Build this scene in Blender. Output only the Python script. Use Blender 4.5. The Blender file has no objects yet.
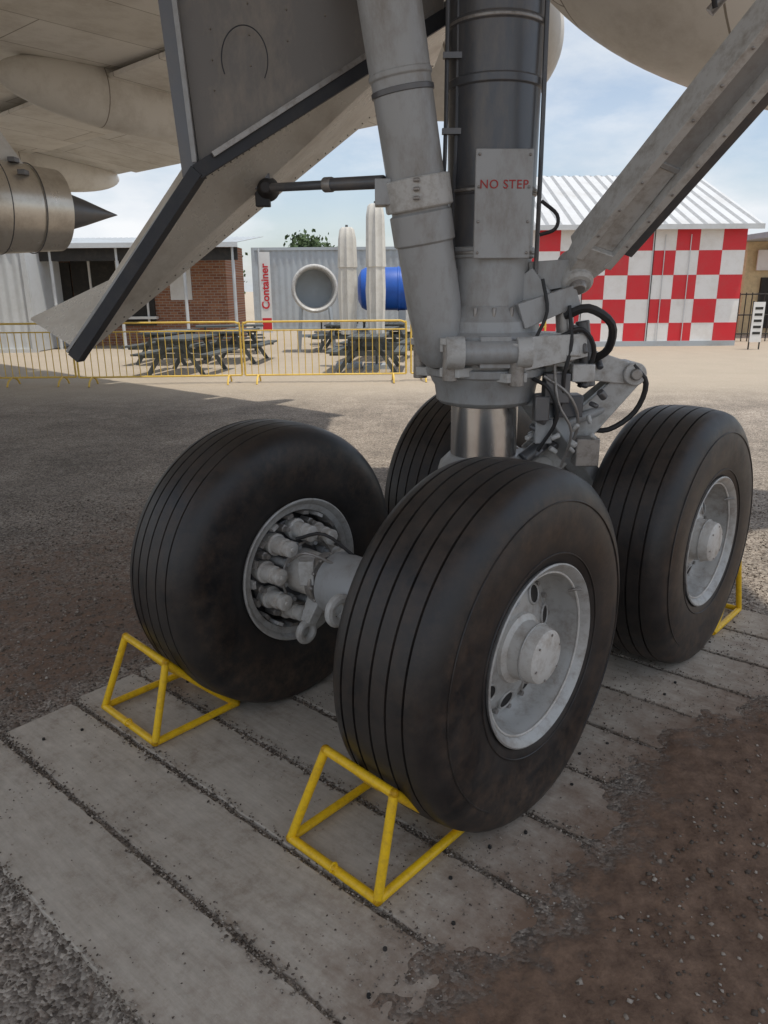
import bpy, math, random
import numpy as np
from mathutils import Vector, Matrix
random.seed(7); rng=np.random.default_rng(7)
scene=bpy.context.scene
V=Vector
# ---------------------------------------------------------------- materials
def new_mat(name):
    m=bpy.data.materials.new(name); m.use_nodes=True
    nt=m.node_tree; return m,nt,nt.nodes["Principled BSDF"]
def N(nt,t,**kw):
    n=nt.nodes.new(t)
    for k,v in kw.items():
        if k in n.inputs: n.inputs[k].default_value=v
        else: setattr(n,k,v)
    return n
def paint(name,col,rough=.5,metal=0.,dirt=(.12,.10,.08),amount=.35,scale=6.,bump=.0,bscale=80.,lo=.46,hi=.72,stretch=(1,1,1),panels=None):
    m,nt,b=new_mat(name); L=nt.links.new
    tc=N(nt,"ShaderNodeTexCoord")
    mp=N(nt,"ShaderNodeMapping"); mp.inputs["Scale"].default_value=stretch; L(tc.outputs["Object"],mp.inputs[0])
    n1=N(nt,"ShaderNodeTexNoise",Scale=scale,Detail=6.,Roughness=.74)
    L(mp.outputs[0],n1.inputs["Vector"])
    mr0=N(nt,"ShaderNodeMapRange"); mr0.inputs[1].default_value=lo; mr0.inputs[2].default_value=hi; mr0.inputs[4].default_value=amount
    L(n1.outputs["Fac"],mr0.inputs[0])
    mx=N(nt,"ShaderNodeMix",data_type='RGBA'); mx.inputs[6].default_value=(*col,1); mx.inputs[7].default_value=(*dirt,1)
    L(mr0.outputs[0],mx.inputs[0])
    outc=mx.outputs[2]
    if panels:
        mp2=N(nt,"ShaderNodeMapping"); mp2.inputs["Rotation"].default_value=(0,0,-math.radians(47.42)); L(tc.outputs["Object"],mp2.inputs[0])
        br=N(nt,"ShaderNodeTexBrick",Scale=1.); br.inputs["Color1"].default_value=(1,1,1,1); br.inputs["Color2"].default_value=(.88,.87,.85,1); br.inputs["Mortar"].default_value=(.34,.31,.27,1)
        br.inputs["Brick Width"].default_value=panels[0]; br.inputs["Row Height"].default_value=panels[1]; br.inputs["Mortar Size"].default_value=.007; br.inputs["Mortar Smooth"].default_value=.3
        L(mp2.outputs[0],br.inputs["Vector"])
        mm=N(nt,"ShaderNodeMix",data_type='RGBA',blend_type='MULTIPLY'); mm.inputs[0].default_value=1; L(outc,mm.inputs[6]); L(br.outputs["Color"],mm.inputs[7]); outc=mm.outputs[2]
    L(outc,b.inputs["Base Color"])
    mr2=N(nt,"ShaderNodeMapRange"); mr2.inputs[3].default_value=max(rough-.1,.05); mr2.inputs[4].default_value=min(rough+.2,1)
    L(n1.outputs["Fac"],mr2.inputs[0]); L(mr2.outputs[0],b.inputs["Roughness"])
    b.inputs["Metallic"].default_value=metal
    return m
M={}
M['grey']=paint("gear_grey_paint",(.37,.375,.375),.34,.05,(.19,.155,.12),.6,10,stretch=(1,1,.45))
M['lgrey']=paint("light_grey_paint",(.53,.525,.505),.34,0,(.20,.155,.11),.65,18)
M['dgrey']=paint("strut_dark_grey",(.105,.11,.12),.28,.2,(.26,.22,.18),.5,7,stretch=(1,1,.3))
M['chrome']=paint("piston_steel",(.62,.61,.60),.18,.9,(.30,.24,.19),.6,8,stretch=(1,1,.4))
M['steel']=paint("dull_steel",(.34,.32,.30),.36,.5,(.11,.08,.055),.7,20)
M['rim']=paint("wheel_rim_paint",(.44,.435,.415),.36,.15,(.17,.125,.09),.7,14)
M['hub']=paint("hub_white_paint",(.60,.58,.54),.42,0,(.26,.19,.13),.65,16)
M['black']=paint("black_rubber_hose",(.02,.02,.021),.5,0,(.08,.06,.05),.4,10)
M['hole']=paint("dark_recess",(.018,.017,.016),.8)
M['yellow']=paint("yellow_paint",(.86,.53,.012),.36,0,(.42,.22,.03),.55,40)
M['wing']=paint("wing_underside_paint",(.84,.82,.77),.40,0,(.40,.35,.28),.5,1.6,panels=(2.3,.9))
M['wing2']=paint("flap_paint",(.76,.755,.73),.36,0,(.36,.32,.26),.55,2.,panels=(3.1,.7))
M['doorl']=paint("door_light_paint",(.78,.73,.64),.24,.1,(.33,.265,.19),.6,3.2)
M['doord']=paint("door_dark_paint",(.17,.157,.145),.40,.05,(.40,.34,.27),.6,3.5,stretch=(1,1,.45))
M['seal']=paint("door_seal",(.022,.024,.03),.5,0,(.1,.09,.08),.3,8)
M['line']=paint("panel_line",(.20,.18,.15),.7)
M['alu']=paint("exhaust_metal",(.74,.69,.61),.26,.75,(.34,.27,.2),.5,4)
M['dmetal']=paint("dark_metal",(.15,.15,.155),.38,.5,(.26,.22,.18),.35,5)
M['red']=paint("red_paint",(.64,.022,.032),.5,0,(.45,.10,.09),.4,1.5)
M['letter']=paint("placard_lettering",(.42,.04,.04),.6,0,(.3,.1,.08),.5,60)
M['white']=paint("white_paint",(.80,.79,.77),.5,0,(.52,.47,.40),.4,1.5)
M['roof']=paint("white_roof_sheet",(.60,.615,.63),.5,.0,(.40,.38,.35),.5,.9)
M['roofshade']=paint("roof_sheet_flank_shade",(.36,.37,.38),.5)  # darker copy of the roof colour, shade painted onto the corrugation flanks
M['cont']=paint("grey_container_paint",(.40,.44,.47),.5,0,(.25,.22,.2),.5,.9)
M['contl']=paint("light_container_paint",(.60,.62,.63),.5,0,(.3,.28,.25),.4,.9)
M['blue']=paint("blue_tank_paint",(.015,.10,.45),.4,0,(.02,.05,.2),.4,2)
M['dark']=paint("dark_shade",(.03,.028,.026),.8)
M['wood_t']=paint("table_wood",(.09,.10,.10),.7,0,(.05,.05,.05),.5,4)
M['canvas']=paint("umbrella_canvas",(.68,.66,.61),.85,0,(.4,.36,.3),.4,4)
M['fence']=paint("barrier_yellow_paint",(.76,.52,.10),.5,0,(.3,.18,.08),.4,6)
M['signy']=paint("sign_cream",(.65,.52,.30),.6)
M['leaf']=paint("foliage",(.05,.085,.03),.8,0,(.02,.04,.01),.6,3)
M['bark']=paint("bark",(.12,.09,.06),.9)
def brick_mat():
    m,nt,b=new_mat("brick_wall"); L=nt.links.new
    tc=N(nt,"ShaderNodeTexCoord"); mp=N(nt,"ShaderNodeMapping"); mp.inputs["Rotation"].default_value=(math.pi/2,0,0)
    L(tc.outputs["Object"],mp.inputs["Vector"])
    br=N(nt,"ShaderNodeTexBrick",Scale=1.); br.inputs["Color1"].default_value=(.38,.17,.09,1); br.inputs["Color2"].default_value=(.24,.09,.05,1); br.inputs["Mortar"].default_value=(.35,.3,.25,1)
    br.inputs["Brick Width"].default_value=.23; br.inputs["Row Height"].default_value=.085; br.inputs["Mortar Size"].default_value=.01
    L(mp.outputs[0],br.inputs["Vector"]); L(br.outputs["Color"],b.inputs["Base Color"]); b.inputs["Roughness"].default_value=.9
    return m
M['brick']=brick_mat()
def tyre_mat():
    m,nt,b=new_mat("tyre_rubber"); L=nt.links.new
    tc=N(nt,"ShaderNodeTexCoord")
    n=N(nt,"ShaderNodeTexNoise",Scale=3.6,Detail=6.,Roughness=.72); L(tc.outputs["Object"],n.inputs["Vector"])
    r=N(nt,"ShaderNodeValToRGB"); e=r.color_ramp.elements
    e[0].position=.38;e[0].color=(.011,.011,.012,1);e[1].position=.76;e[1].color=(.044,.037,.032,1)
    L(n.outputs["Fac"],r.inputs["Fac"])
    at=N(nt,"ShaderNodeAttribute",attribute_name="dust")
    n2=N(nt,"ShaderNodeTexNoise",Scale=16.,Detail=8.,Roughness=.78); L(tc.outputs["Object"],n2.inputs["Vector"])
    mr=N(nt,"ShaderNodeMapRange"); mr.inputs[1].default_value=.42; mr.inputs[2].default_value=.72; mr.inputs[4].default_value=.75; L(n2.outputs["Fac"],mr.inputs[0])
    mu=N(nt,"ShaderNodeMath",operation='MULTIPLY'); L(at.outputs["Fac"],mu.inputs[0]); L(mr.outputs[0],mu.inputs[1])
    mx=N(nt,"ShaderNodeMix",data_type='RGBA'); L(mu.outputs[0],mx.inputs[0]); L(r.outputs[0],mx.inputs[6]); mx.inputs[7].default_value=(.125,.078,.05,1)
    L(mx.outputs[2],b.inputs["Base Color"])
    mr=N(nt,"ShaderNodeMapRange"); mr.inputs[1].default_value=.3; mr.inputs[2].default_value=.7; mr.inputs[3].default_value=.32; mr.inputs[4].default_value=.62; L(n.outputs["Fac"],mr.inputs[0]); L(mr.outputs[0],b.inputs["Roughness"])
    return m
M['tyre']=tyre_mat()
def plank_mat():
    m,nt,b=new_mat("weathered_plank"); L=nt.links.new
    tc=N(nt,"ShaderNodeTexCoord"); oi=N(nt,"ShaderNodeObjectInfo")
    add=N(nt,"ShaderNodeVectorMath",operation='ADD')
    cmb=N(nt,"ShaderNodeCombineXYZ"); mu=N(nt,"ShaderNodeMath",operation='MULTIPLY'); mu.inputs[1].default_value=37
    L(oi.outputs["Random"],mu.inputs[0]); L(mu.outputs[0],cmb.inputs[0]); L(mu.outputs[0],cmb.inputs[1])
    L(tc.outputs["Object"],add.inputs[0]); L(cmb.outputs[0],add.inputs[1])
    mp=N(nt,"ShaderNodeMapping"); mp.inputs["Scale"].default_value=(2,16,16); L(add.outputs[0],mp.inputs[0])
    g=N(nt,"ShaderNodeTexNoise",Scale=3.,Detail=5.,Roughness=.75); L(mp.outputs[0],g.inputs["Vector"])
    s=N(nt,"ShaderNodeTexNoise",Scale=3.4,Detail=9.,Roughness=.78); L(add.outputs[0],s.inputs["Vector"])
    r=N(nt,"ShaderNodeValToRGB"); e=r.color_ramp.elements
    e[0].position=.30;e[0].color=(.23,.175,.125,1);e[1].position=.66;e[1].color=(.53,.475,.40,1)
    x=e.new(.46);x.color=(.42,.365,.30,1)
    L(s.outputs["Fac"],r.inputs["Fac"])
    mr=N(nt,"ShaderNodeMapRange"); mr.inputs[1].default_value=.3; mr.inputs[2].default_value=.7; mr.inputs[3].default_value=.86; mr.inputs[4].default_value=1.12; L(g.outputs["Fac"],mr.inputs[0])
    mo=N(nt,"ShaderNodeMapRange"); mo.inputs[3].default_value=.9; mo.inputs[4].default_value=1.1; L(oi.outputs["Random"],mo.inputs[0])
    mm=N(nt,"ShaderNodeMath",operation='MULTIPLY'); L(mr.outputs[0],mm.inputs[0]); L(mo.outputs[0],mm.inputs[1])
    hs=N(nt,"ShaderNodeHueSaturation"); L(r.outputs[0],hs.inputs["Color"]); L(mm.outputs[0],hs.inputs["Value"])
    at=N(nt,"ShaderNodeAttribute",attribute_name="mud")
    n5=N(nt,"ShaderNodeTexNoise",Scale=9.,Detail=8.,Roughness=.78); L(add.outputs[0],n5.inputs["Vector"])
    a2=N(nt,"ShaderNodeMath",operation='ADD'); L(at.outputs["Fac"],a2.inputs[0]); L(n5.outputs["Fac"],a2.inputs[1])
    m5=N(nt,"ShaderNodeMapRange"); m5.inputs[1].default_value=.60; m5.inputs[2].default_value=1.10; m5.inputs[4].default_value=.92; L(a2.outputs[0],m5.inputs[0])
    mx=N(nt,"ShaderNodeMix",data_type='RGBA'); L(m5.outputs[0],mx.inputs[0]); L(hs.outputs[0],mx.inputs[6]); mx.inputs[7].default_value=(.175,.105,.066,1)
    L(mx.outputs[2],b.inputs["Base Color"]); b.inputs["Roughness"].default_value=.82
    bp=N(nt,"ShaderNodeBump",Strength=.3,Distance=.004); L(g.outputs["Fac"],bp.inputs["Height"]); L(bp.outputs[0],b.inputs["Normal"])
    return m
M['plank']=plank_mat()
def ground_mat():
    m,nt,b=new_mat("gravel_ground"); L=nt.links.new
    tc=N(nt,"ShaderNodeTexCoord")
    vo=N(nt,"ShaderNodeTexVoronoi",Scale=95.,voronoi_dimensions='2D'); L(tc.outputs["Object"],vo.inputs["Vector"])
    sp=N(nt,"ShaderNodeSeparateColor"); L(vo.outputs["Color"],sp.inputs[0])
    r=N(nt,"ShaderNodeValToRGB"); e=r.color_ramp.elements
    e[0].position=0;e[0].color=(.12,.095,.075,1);e[1].position=1;e[1].color=(.48,.415,.345,1)
    L(sp.outputs[0],r.inputs["Fac"])
    ns=N(nt,"ShaderNodeTexNoise",Scale=1.1,Detail=7.,Roughness=.78,noise_dimensions='2D'); L(tc.outputs["Object"],ns.inputs["Vector"])
    mr=N(nt,"ShaderNodeMapRange"); mr.inputs[1].default_value=.3; mr.inputs[2].default_value=.7; mr.inputs[3].default_value=.62; mr.inputs[4].default_value=1.28; L(ns.outputs["Fac"],mr.inputs[0])
    hs=N(nt,"ShaderNodeHueSaturation"); L(r.outputs[0],hs.inputs["Color"]); L(mr.outputs[0],hs.inputs["Value"])
    n3=N(nt,"ShaderNodeTexNoise",Scale=14.,Detail=8.,Roughness=.78,noise_dimensions='2D'); L(tc.outputs["Object"],n3.inputs["Vector"])
    rs=N(nt,"ShaderNodeValToRGB"); e=rs.color_ramp.elements
    e[0].position=.3;e[0].color=(.095,.055,.035,1);e[1].position=.72;e[1].color=(.27,.172,.115,1)
    L(n3.outputs["Fac"],rs.inputs["Fac"])
    at=N(nt,"ShaderNodeAttribute",attribute_name="soil")
    ad=N(nt,"ShaderNodeMath",operation='ADD'); L(at.outputs["Fac"],ad.inputs[0])
    mr4=N(nt,"ShaderNodeMapRange"); mr4.inputs[3].default_value=-.9; mr4.inputs[4].default_value=.9; L(n3.outputs["Fac"],mr4.inputs[0])
    L(mr4.outputs[0],ad.inputs[1]); 
    st=N(nt,"ShaderNodeMapRange"); st.inputs[1].default_value=.1; st.inputs[2].default_value=.7; L(ad.outputs[0],st.inputs[0])
    mx=N(nt,"ShaderNodeMix",data_type='RGBA'); L(st.outputs[0],mx.inputs[0]); L(hs.outputs[0],mx.inputs[6]); L(rs.outputs[0],mx.inputs[7])
    at2=N(nt,"ShaderNodeAttribute",attribute_name="sand")
    mx2=N(nt,"ShaderNodeMix",data_type='RGBA'); L(at2.outputs["Fac"],mx2.inputs[0]); L(mx.outputs[2],mx2.inputs[6]); mx2.inputs[7].default_value=(.50,.425,.33,1)
    L(mx2.outputs[2],b.inputs["Base Color"]); b.inputs["Roughness"].default_value=.95
    inv=N(nt,"ShaderNodeMapRange"); inv.inputs[3].default_value=-1.3; inv.inputs[4].default_value=-.15; L(st.outputs[0],inv.inputs[0])
    ah=N(nt,"ShaderNodeMath",operation='MULTIPLY_ADD'); L(vo.outputs["Distance"],ah.inputs[0]); L(inv.outputs[0],ah.inputs[1]); L(n3.outputs["Fac"],ah.inputs[2])
    bp=N(nt,"ShaderNodeBump",Strength=.6,Distance=.014); L(ah.outputs[0],bp.inputs["Height"])
    L(bp.outputs[0],b.inputs["Normal"])
    return m
M['ground']=ground_mat()
def stone_mat():
    m,nt,b=new_mat("gravel_stone"); L=nt.links.new
    at=N(nt,"ShaderNodeAttribute",attribute_name="shade")
    r=N(nt,"ShaderNodeValToRGB"); e=r.color_ramp.elements
    e[0].position=0;e[0].color=(.085,.065,.05,1);e[1].position=1;e[1].color=(.46,.40,.335,1)
    x=e.new(.5);x.color=(.20,.16,.125,1)
    L(at.outputs["Fac"],r.inputs["Fac"]); L(r.outputs[0],b.inputs["Base Color"]); b.inputs["Roughness"].default_value=.9
    return m
M['stone']=stone_mat()
# ---------------------------------------------------------------- mesh builder
class MB:
    def __init__(s): s.v=[];s.f=[];s.m=[];s.mats=[]
    def mi(s,k):
        if k not in s.mats: s.mats.append(k)
        return s.mats.index(k)
    def add(s,vs,fs,k):
        o=len(s.v); i=s.mi(k); s.v+= [tuple(v) for v in vs]; s.f+=[tuple(o+j for j in f) for f in fs]; s.m+=[i]*len(fs)
    def lathe(s,C,ax,prof,k,n=48,caps=True):
        C=V(C);ax=V(ax).normalized();u=ax.orthogonal().normalized();w=ax.cross(u)
        vs=[];fs=[]
        for a,r in prof:
            for j in range(n):
                t=2*math.pi*j/n; vs.append(C+ax*a+(u*math.cos(t)+w*math.sin(t))*max(r,1e-4))
        for i in range(len(prof)-1):
            for j in range(n):
                j2=(j+1)%n; fs.append((i*n+j,i*n+j2,(i+1)*n+j2,(i+1)*n+j))
        if caps:
            fs.append(tuple(reversed(range(n)))); fs.append(tuple((len(prof)-1)*n+j for j in range(n)))
        s.add(vs,fs,k)
    def cyl(s,p0,p1,r0,k,r1=None,n=20):
        p0=V(p0);p1=V(p1); s.lathe(p0,p1-p0,[(0,r0),((p1-p0).length,r0 if r1 is None else r1)],k,n)
    def ring(s,C,ax,R,r,k,n=32,m=10):
        C=V(C);ax=V(ax).normalized();u=ax.orthogonal().normalized();w=ax.cross(u);vs=[];fs=[]
        for i in range(n):
            t=2*math.pi*i/n;d=u*math.cos(t)+w*math.sin(t)
            for j in range(m):
                q=2*math.pi*j/m; vs.append(C+d*(R+r*math.cos(q))+ax*r*math.sin(q))
        for i in range(n):
            for j in range(m):
                fs.append((i*m+j,((i+1)%n)*m+j,((i+1)%n)*m+(j+1)%m,i*m+(j+1)%m))
        s.add(vs,fs,k)
    def box(s,C,h,k,R=None):
        C=V(C);vs=[]
        for x in(-1,1):
            for y in(-1,1):
                for z in(-1,1):
                    p=V((x*h[0],y*h[1],z*h[2])); vs.append(C+(R@p if R else p))
        s.add(vs,[(0,1,3,2),(4,6,7,5),(0,4,5,1),(2,3,7,6),(0,2,6,4),(1,5,7,3)],k)
    def beam(s,p0,p1,w,h,k,up=(0,0,1),w1=None,h1=None):
        p0=V(p0);p1=V(p1);d=(p1-p0).normalized();x=d.cross(V(up)).normalized();y=x.cross(d)
        w1=w if w1 is None else w1;h1=h if h1 is None else h1
        vs=[]
        for p,a,b in((p0,w,h),(p1,w1,h1)):
            for sx,sy in((-1,-1),(1,-1),(1,1),(-1,1)): vs.append(p+x*sx*a/2+y*sy*b/2)
        s.add(vs,[(3,2,1,0),(4,5,6,7),(0,1,5,4),(1,2,6,5),(2,3,7,6),(3,0,4,7)],k)
    def path(s,pts,r,k,n=8,smooth=4):
        P=[V(p) for p in pts]
        if smooth and len(P)>2:
            Q=[]
            E=[P[0]*2-P[1]]+P+[P[-1]*2-P[-2]]
            for i in range(1,len(E)-2):
                for j in range(smooth):
                    t=j/smooth;a,b,c,d=E[i-1],E[i],E[i+1],E[i+2]
                    Q.append(.5*((2*b)+(c-a)*t+(2*a-5*b+4*c-d)*t*t+(3*b-a-3*c+d)*t**3))
            Q.append(P[-1]);P=Q
        vs=[];fs=[];u=None
        for i,p in enumerate(P):
            d=(P[min(i+1,len(P)-1)]-P[max(i-1,0)]).normalized()
            if u is None:u=d.orthogonal().normalized()
            u=(u-d*u.dot(d)).normalized();w=d.cross(u)
            rr=r[0]+(r[1]-r[0])*i/(len(P)-1) if isinstance(r,tuple) else r
            for j in range(n):
                t=2*math.pi*j/n;vs.append(p+(u*math.cos(t)+w*math.sin(t))*rr)
        for i in range(len(P)-1):
            for j in range(n):fs.append((i*n+j,i*n+(j+1)%n,(i+1)*n+(j+1)%n,(i+1)*n+j))
        fs.append(tuple(reversed(range(n))));fs.append(tuple((len(P)-1)*n+j for j in range(n)))
        s.add(vs,fs,k)
    def slab(s,pts,t,k):
        P=[V(p) for p in pts];t=V(t);n=len(P)
        vs=P+[p+t for p in P]
        fs=[tuple(range(n)),tuple(reversed(range(n,2*n)))]+[(i,n+i,n+(i+1)%n,(i+1)%n) for i in range(n)]
        s.add(vs,fs,k)
    def ell(s,C,ax,up,L,w,h,k,pw=2.,n=32,m=28):
        C=V(C);ax=V(ax).normalized();x=ax.cross(V(up)).normalized();y=x.cross(ax);vs=[];fs=[]
        for i in range(m+1):
            t=-math.cos(math.pi*i/m); r=max((1-abs(t)**pw),0)**.5
            if i in(0,m): r=.01
            for j in range(n):
                q=2*math.pi*j/n;vs.append(C+ax*L*t+x*w*r*math.cos(q)+y*h*r*math.sin(q))
        for i in range(m):
            for j in range(n):fs.append((i*n+j,i*n+(j+1)%n,(i+1)*n+(j+1)%n,(i+1)*n+j))
        fs.append(tuple(reversed(range(n))));fs.append(tuple(m*n+j for j in range(n)))
        s.add(vs,fs,k)
    def obj(s,name,parent=None,bevel=0,angle=35,origin=None):
        me=bpy.data.meshes.new(name)
        vs=s.v
        me.from_pydata(vs,[],s.f);me.update()
        for k in s.mats:me.materials.append(M[k])
        me.polygons.foreach_set("material_index",s.m)
        me.polygons.foreach_set("use_smooth",[True]*len(s.f))
        me.set_sharp_from_angle(angle=math.radians(angle))
        o=bpy.data.objects.new(name,me);scene.collection.objects.link(o)
        if parent:
            o.parent=parent
        if bevel:
            b=o.modifiers.new("bevel","BEVEL");b.width=bevel;b.segments=2;b.limit_method='ANGLE';b.angle_limit=math.radians(50)
        return o
def empty(name,loc=(0,0,0)):
    e=bpy.data.objects.new(name,None);scene.collection.objects.link(e);return e
# ---------------------------------------------------------------- layout
H=1.686; TH=math.radians(47.42)
F=V((math.cos(TH),math.sin(TH),0)); A=V((math.sin(TH),-math.cos(TH),0)); Z=V((0,0,1))
TR,WB,R0=1.141,1.47,.599; CZ=.574
C0=V((.433,3.165,CZ))
# ---------------------------------------------------------------- landing gear
gear=empty("aircraft_landing_gear")
def tyre(C,out,i):
    half=[(.182,.296),(.192,.315),(.200,.345),(.205,.385),(.208,.43),(.205,.475),(.197,.515),(.185,.545),(.172,.565),(.155,.580)]
    tread=[]
    gro=[.118,.062,.004,-.058,-.114]
    def rr(a):return .599-.011*(abs(a)/.13)**2.2
    tread.append((.137,rr(.137)))
    for g in gro:
        tread+=[(g+.0042,rr(g)),(g+.0030,rr(g)-.009),(g-.0030,rr(g)-.009),(g-.0042,rr(g))]
        nx=g-.0275
        if g!=gro[-1]: tread.append((nx,rr(nx)))
    tread.append((-.137,rr(.137)))
    prof=half+tread+[(-a,r) for a,r in reversed(half)]
    n=160;vs=[];fs=[];dust=[]
    for a,r in prof:
        for j in range(n):
            t=2*math.pi*j/n;z=r*math.sin(t);aa=a
            g=math.exp(-((z+CZ)/.13)**2) if z<0 else 0
            aa=a*(1+.09*g)
            if z<-CZ+.002:z=-CZ+.002
            vs.append(out*aa+F*(r*math.cos(t))+Z*z)
            d=.15+.75*math.exp(-((z+CZ)/.22)**2)
            if .38<r<.54:d+=.40
            if r>.57 and z>0:d+=.22
            dust.append(min(d,1.))
    for i2 in range(len(prof)-1):
        for j in range(n):
            j2=(j+1)%n;fs.append((i2*n+j,i2*n+j2,(i2+1)*n+j2,(i2+1)*n+j))
    b=MB();b.add(vs,fs,'tyre')
    for rr_,aa in((.335,.1985),(.50,.2015)):
        b.ring(out*aa,out,rr_,.003,'tyre',96,6)
    o=b.obj("tyre_%d"%i,gear,angle=28);o.location=C
    dust+=[.3]*(len(o.data.vertices)-len(dust))
    at=o.data.attributes.new("dust",'FLOAT','POINT');at.data.foreach_set("value",dust)
    w=MB()
    w.lathe(C,out,[(.150,.286),(.176,.291),(.190,.301),(.196,.302),(.199,.297),(.192,.286),(.176,.274),(.168,.268),(.120,.262),(.085,.250),(.066,.236),(.064,.225),(.075,.21),(.084,.19),(.092,.165),(.098,.14),(.100,.104)],'rim',96,False)
    w.lathe(C,out,[(.098,.118),(.112,.116),(.118,.104),(.122,.098),(.190,.092),(.204,.088),(.212,.076),(.214,.04),(.214,.0)],'hub',48,False)
    w.ring(C+out*.165,out,.097,.003,'rim')
    w.ring(C+out*.172,out,.268,.004,'hub',64,6)
    for q in range(9):
        t=2*math.pi*q/9+.2*i+.1;d=F*math.cos(t)+Z*math.sin(t);ax=out+d*.28
        w.lathe(C+d*.180+out*.082,ax,[(0,.038),(.010,.037),(.013,.033),(.010,.029)],'rim',24,False)
        w.lathe(C+d*.180+out*.082,ax,[(.006,.032),(.0085,.030),(.0086,.0)],'hole',24,False)
    for q in range(18):
        t=2*math.pi*(q+.5)/18;d=F*math.cos(t)+Z*math.sin(t)
        w.cyl(C+d*.224+out*.06,C+d*.224+out*.082,.0095,'steel',n=6)
    for q in range(6):
        t=2*math.pi*(q+.3)/6;d=F*math.cos(t)+Z*math.sin(t)
        w.cyl(C+d*.074+out*.205,C+d*.074+out*.2145,.0045,'steel',n=6)
    w.path([C+F*.2+Z*.15+out*.16,C+F*.21+Z*.16+out*.185,C+F*.215+Z*.162+out*.20],.005,'steel')
    # inboard side and brake
    w.lathe(C,-out,[(.150,.286),(.176,.291),(.190,.301),(.197,.302),(.200,.296),(.193,.284),(.180,.276),(.174,.252),(.160,.246),(.02,.243),(.0,.18)],'rim',96,False)
    w.lathe(C,-out,[(.0,.238),(.11,.236),(.111,.20),(.12,.19)],'hole',64,False)
    w.lathe(C,-out,[(.10,.205),(.125,.207),(.130,.198),(.132,.13),(.185,.112),(.19,.085)],'dmetal',64,False)
    for q in range(18):
        t=2*math.pi*q/18;d=F*math.cos(t)+Z*math.sin(t)
        w.beam(C-out*.08+d*.240,C-out*.185+d*.240,.030,.014,'lgrey' if q%3==0 else 'steel',up=d)
    for q in range(9):
        t=2*math.pi*q/9+.16;d=F*math.cos(t)+Z*math.sin(t)
        w.lathe(C+d*.170,-out,[(.12,.040),(.150,.040),(.153,.046),(.170,.046),(.173,.037),(.222,.036),(.224,.028),(.240,.027),(.243,.033),(.262,.033),(.266,.027),(.267,.010),(.272,.009),(.273,.0)],'hub',20,False)
        t+=.35;d=F*math.cos(t)+Z*math.sin(t)
        w.lathe(C+d*.202,-out,[(.12,.017),(.175,.017),(.178,.012),(.198,.011),(.199,.0)],'steel',6,False)
        w.lathe(C+d*.125,-out,[(.12,.018),(.215,.017),(.218,.011),(.235,.010)],'grey',12)
    w.ring(C-out*.232,out,.135,.0055,'steel',48,8)
    w.lathe(C,-out,[(.12,.095),(.27,.090),(.29,.088),(.31,.086),(.32,.079),(.36,.078)],'hub',40)
    w.obj("wheel_and_brake_%d"%i,gear,angle=35)
wc=[(-.5,.5),(-.5,-.5),(.5,.5),(.5,-.5)]
for i,(a,b) in enumerate(wc):
    C=C0+F*(a*WB)+A*(b*TR)
    tyre(C,A*(1 if b>0 else -1),i+1)
b=MB()
for a in(-.5,.5):
    c=C0+F*(a*WB)
    b.cyl(c-A*.40,c+A*.40,.078,'lgrey',n=32)
    b.lathe(c-A*.19,A,[(0,.095),(.02,.125),(.36,.125),(.38,.095)],'grey',40)
    for sgn in(-1,1):
        b.lathe(c+A*sgn*.215,A*sgn,[(0,.100),(.01,.106),(.03,.106),(.04,.095)],'steel',36)
        for q_ in range(12):
            t=2*math.pi*q_/12;dd=F*math.cos(t)+Z*math.sin(t)
            b.cyl(c+A*sgn*.19+dd*.112,c+A*sgn*.205+dd*.112,.008,'steel',n=6)
        q=c+A*sgn*.25
        b.beam(q+F*(-.02)+Z*-.06,q+F*(-.09)+Z*-.17,.05,.08,'lgrey',up=A,w1=.045,h1=.05)
        b.ring(q+F*-.10+Z*-.205,A,.036,.016,'lgrey',24,10)
        b.box(q+F*-.085+Z*.05,(.03,.03,.05),'lgrey')
    b.ring(c-F*.155*(1 if a<0 else -1)+Z*-.02,A,.045,.02,'lgrey',24,10)
    b.ring(c-F*.155*(1 if a<0 else -1)+Z*-.02+A*.09,A,.045,.02,'lgrey',24,10)
b.beam(C0-F*.70,C0,.20,.19,'lgrey',w1=.27,h1=.30)
b.beam(C0+F*.70,C0,.20,.19,'lgrey',w1=.27,h1=.30)
b.cyl(C0-A*.19,C0+A*.19,.11,'steel',n=32)
b.obj("bogie_beam",gear,bevel=.012)
# shock strut
S=V((.433,3.165,0))
b=MB()
for sgn in(-1,1):
    b.beam(S+A*sgn*.155+Z*.52,S+A*sgn*.11+Z*.93,.24,.07,'lgrey',up=A,w1=.2,h1=.10)
b.lathe(S,Z,[(.80,.12),(.86,.185),(.93,.195),(.965,.185),(1.0,.150)],'grey',48)
b.lathe(S,Z,[(.99,.142),(1.34,.142)],'chrome',64)
b.lathe(S,Z,[(1.215,.150),(1.225,.190),(1.24,.205),(1.30,.214),(1.315,.225),(1.34,.235),(1.345,.248),(1.375,.252),(1.38,.236),(1.47,.232),(1.475,.245),(1.505,.243),(1.52,.215),(1.56,.21),(1.575,.195),(1.60,.185),(1.62,.172)],'grey',64)
b.lathe(S,Z,[(1.60,.170),(1.80,.170),(1.803,.180),(1.84,.180),(1.843,.172)],'grey',64)
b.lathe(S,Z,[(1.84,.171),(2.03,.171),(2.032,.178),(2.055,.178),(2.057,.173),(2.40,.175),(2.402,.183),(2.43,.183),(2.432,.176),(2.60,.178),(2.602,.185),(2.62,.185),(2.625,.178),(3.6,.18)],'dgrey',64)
for z in(1.82,2.044,2.61):
    b.lathe(S+Z*z,Z,[(-.006,.1862),(.006,.1862)],'steel',64)
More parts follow.
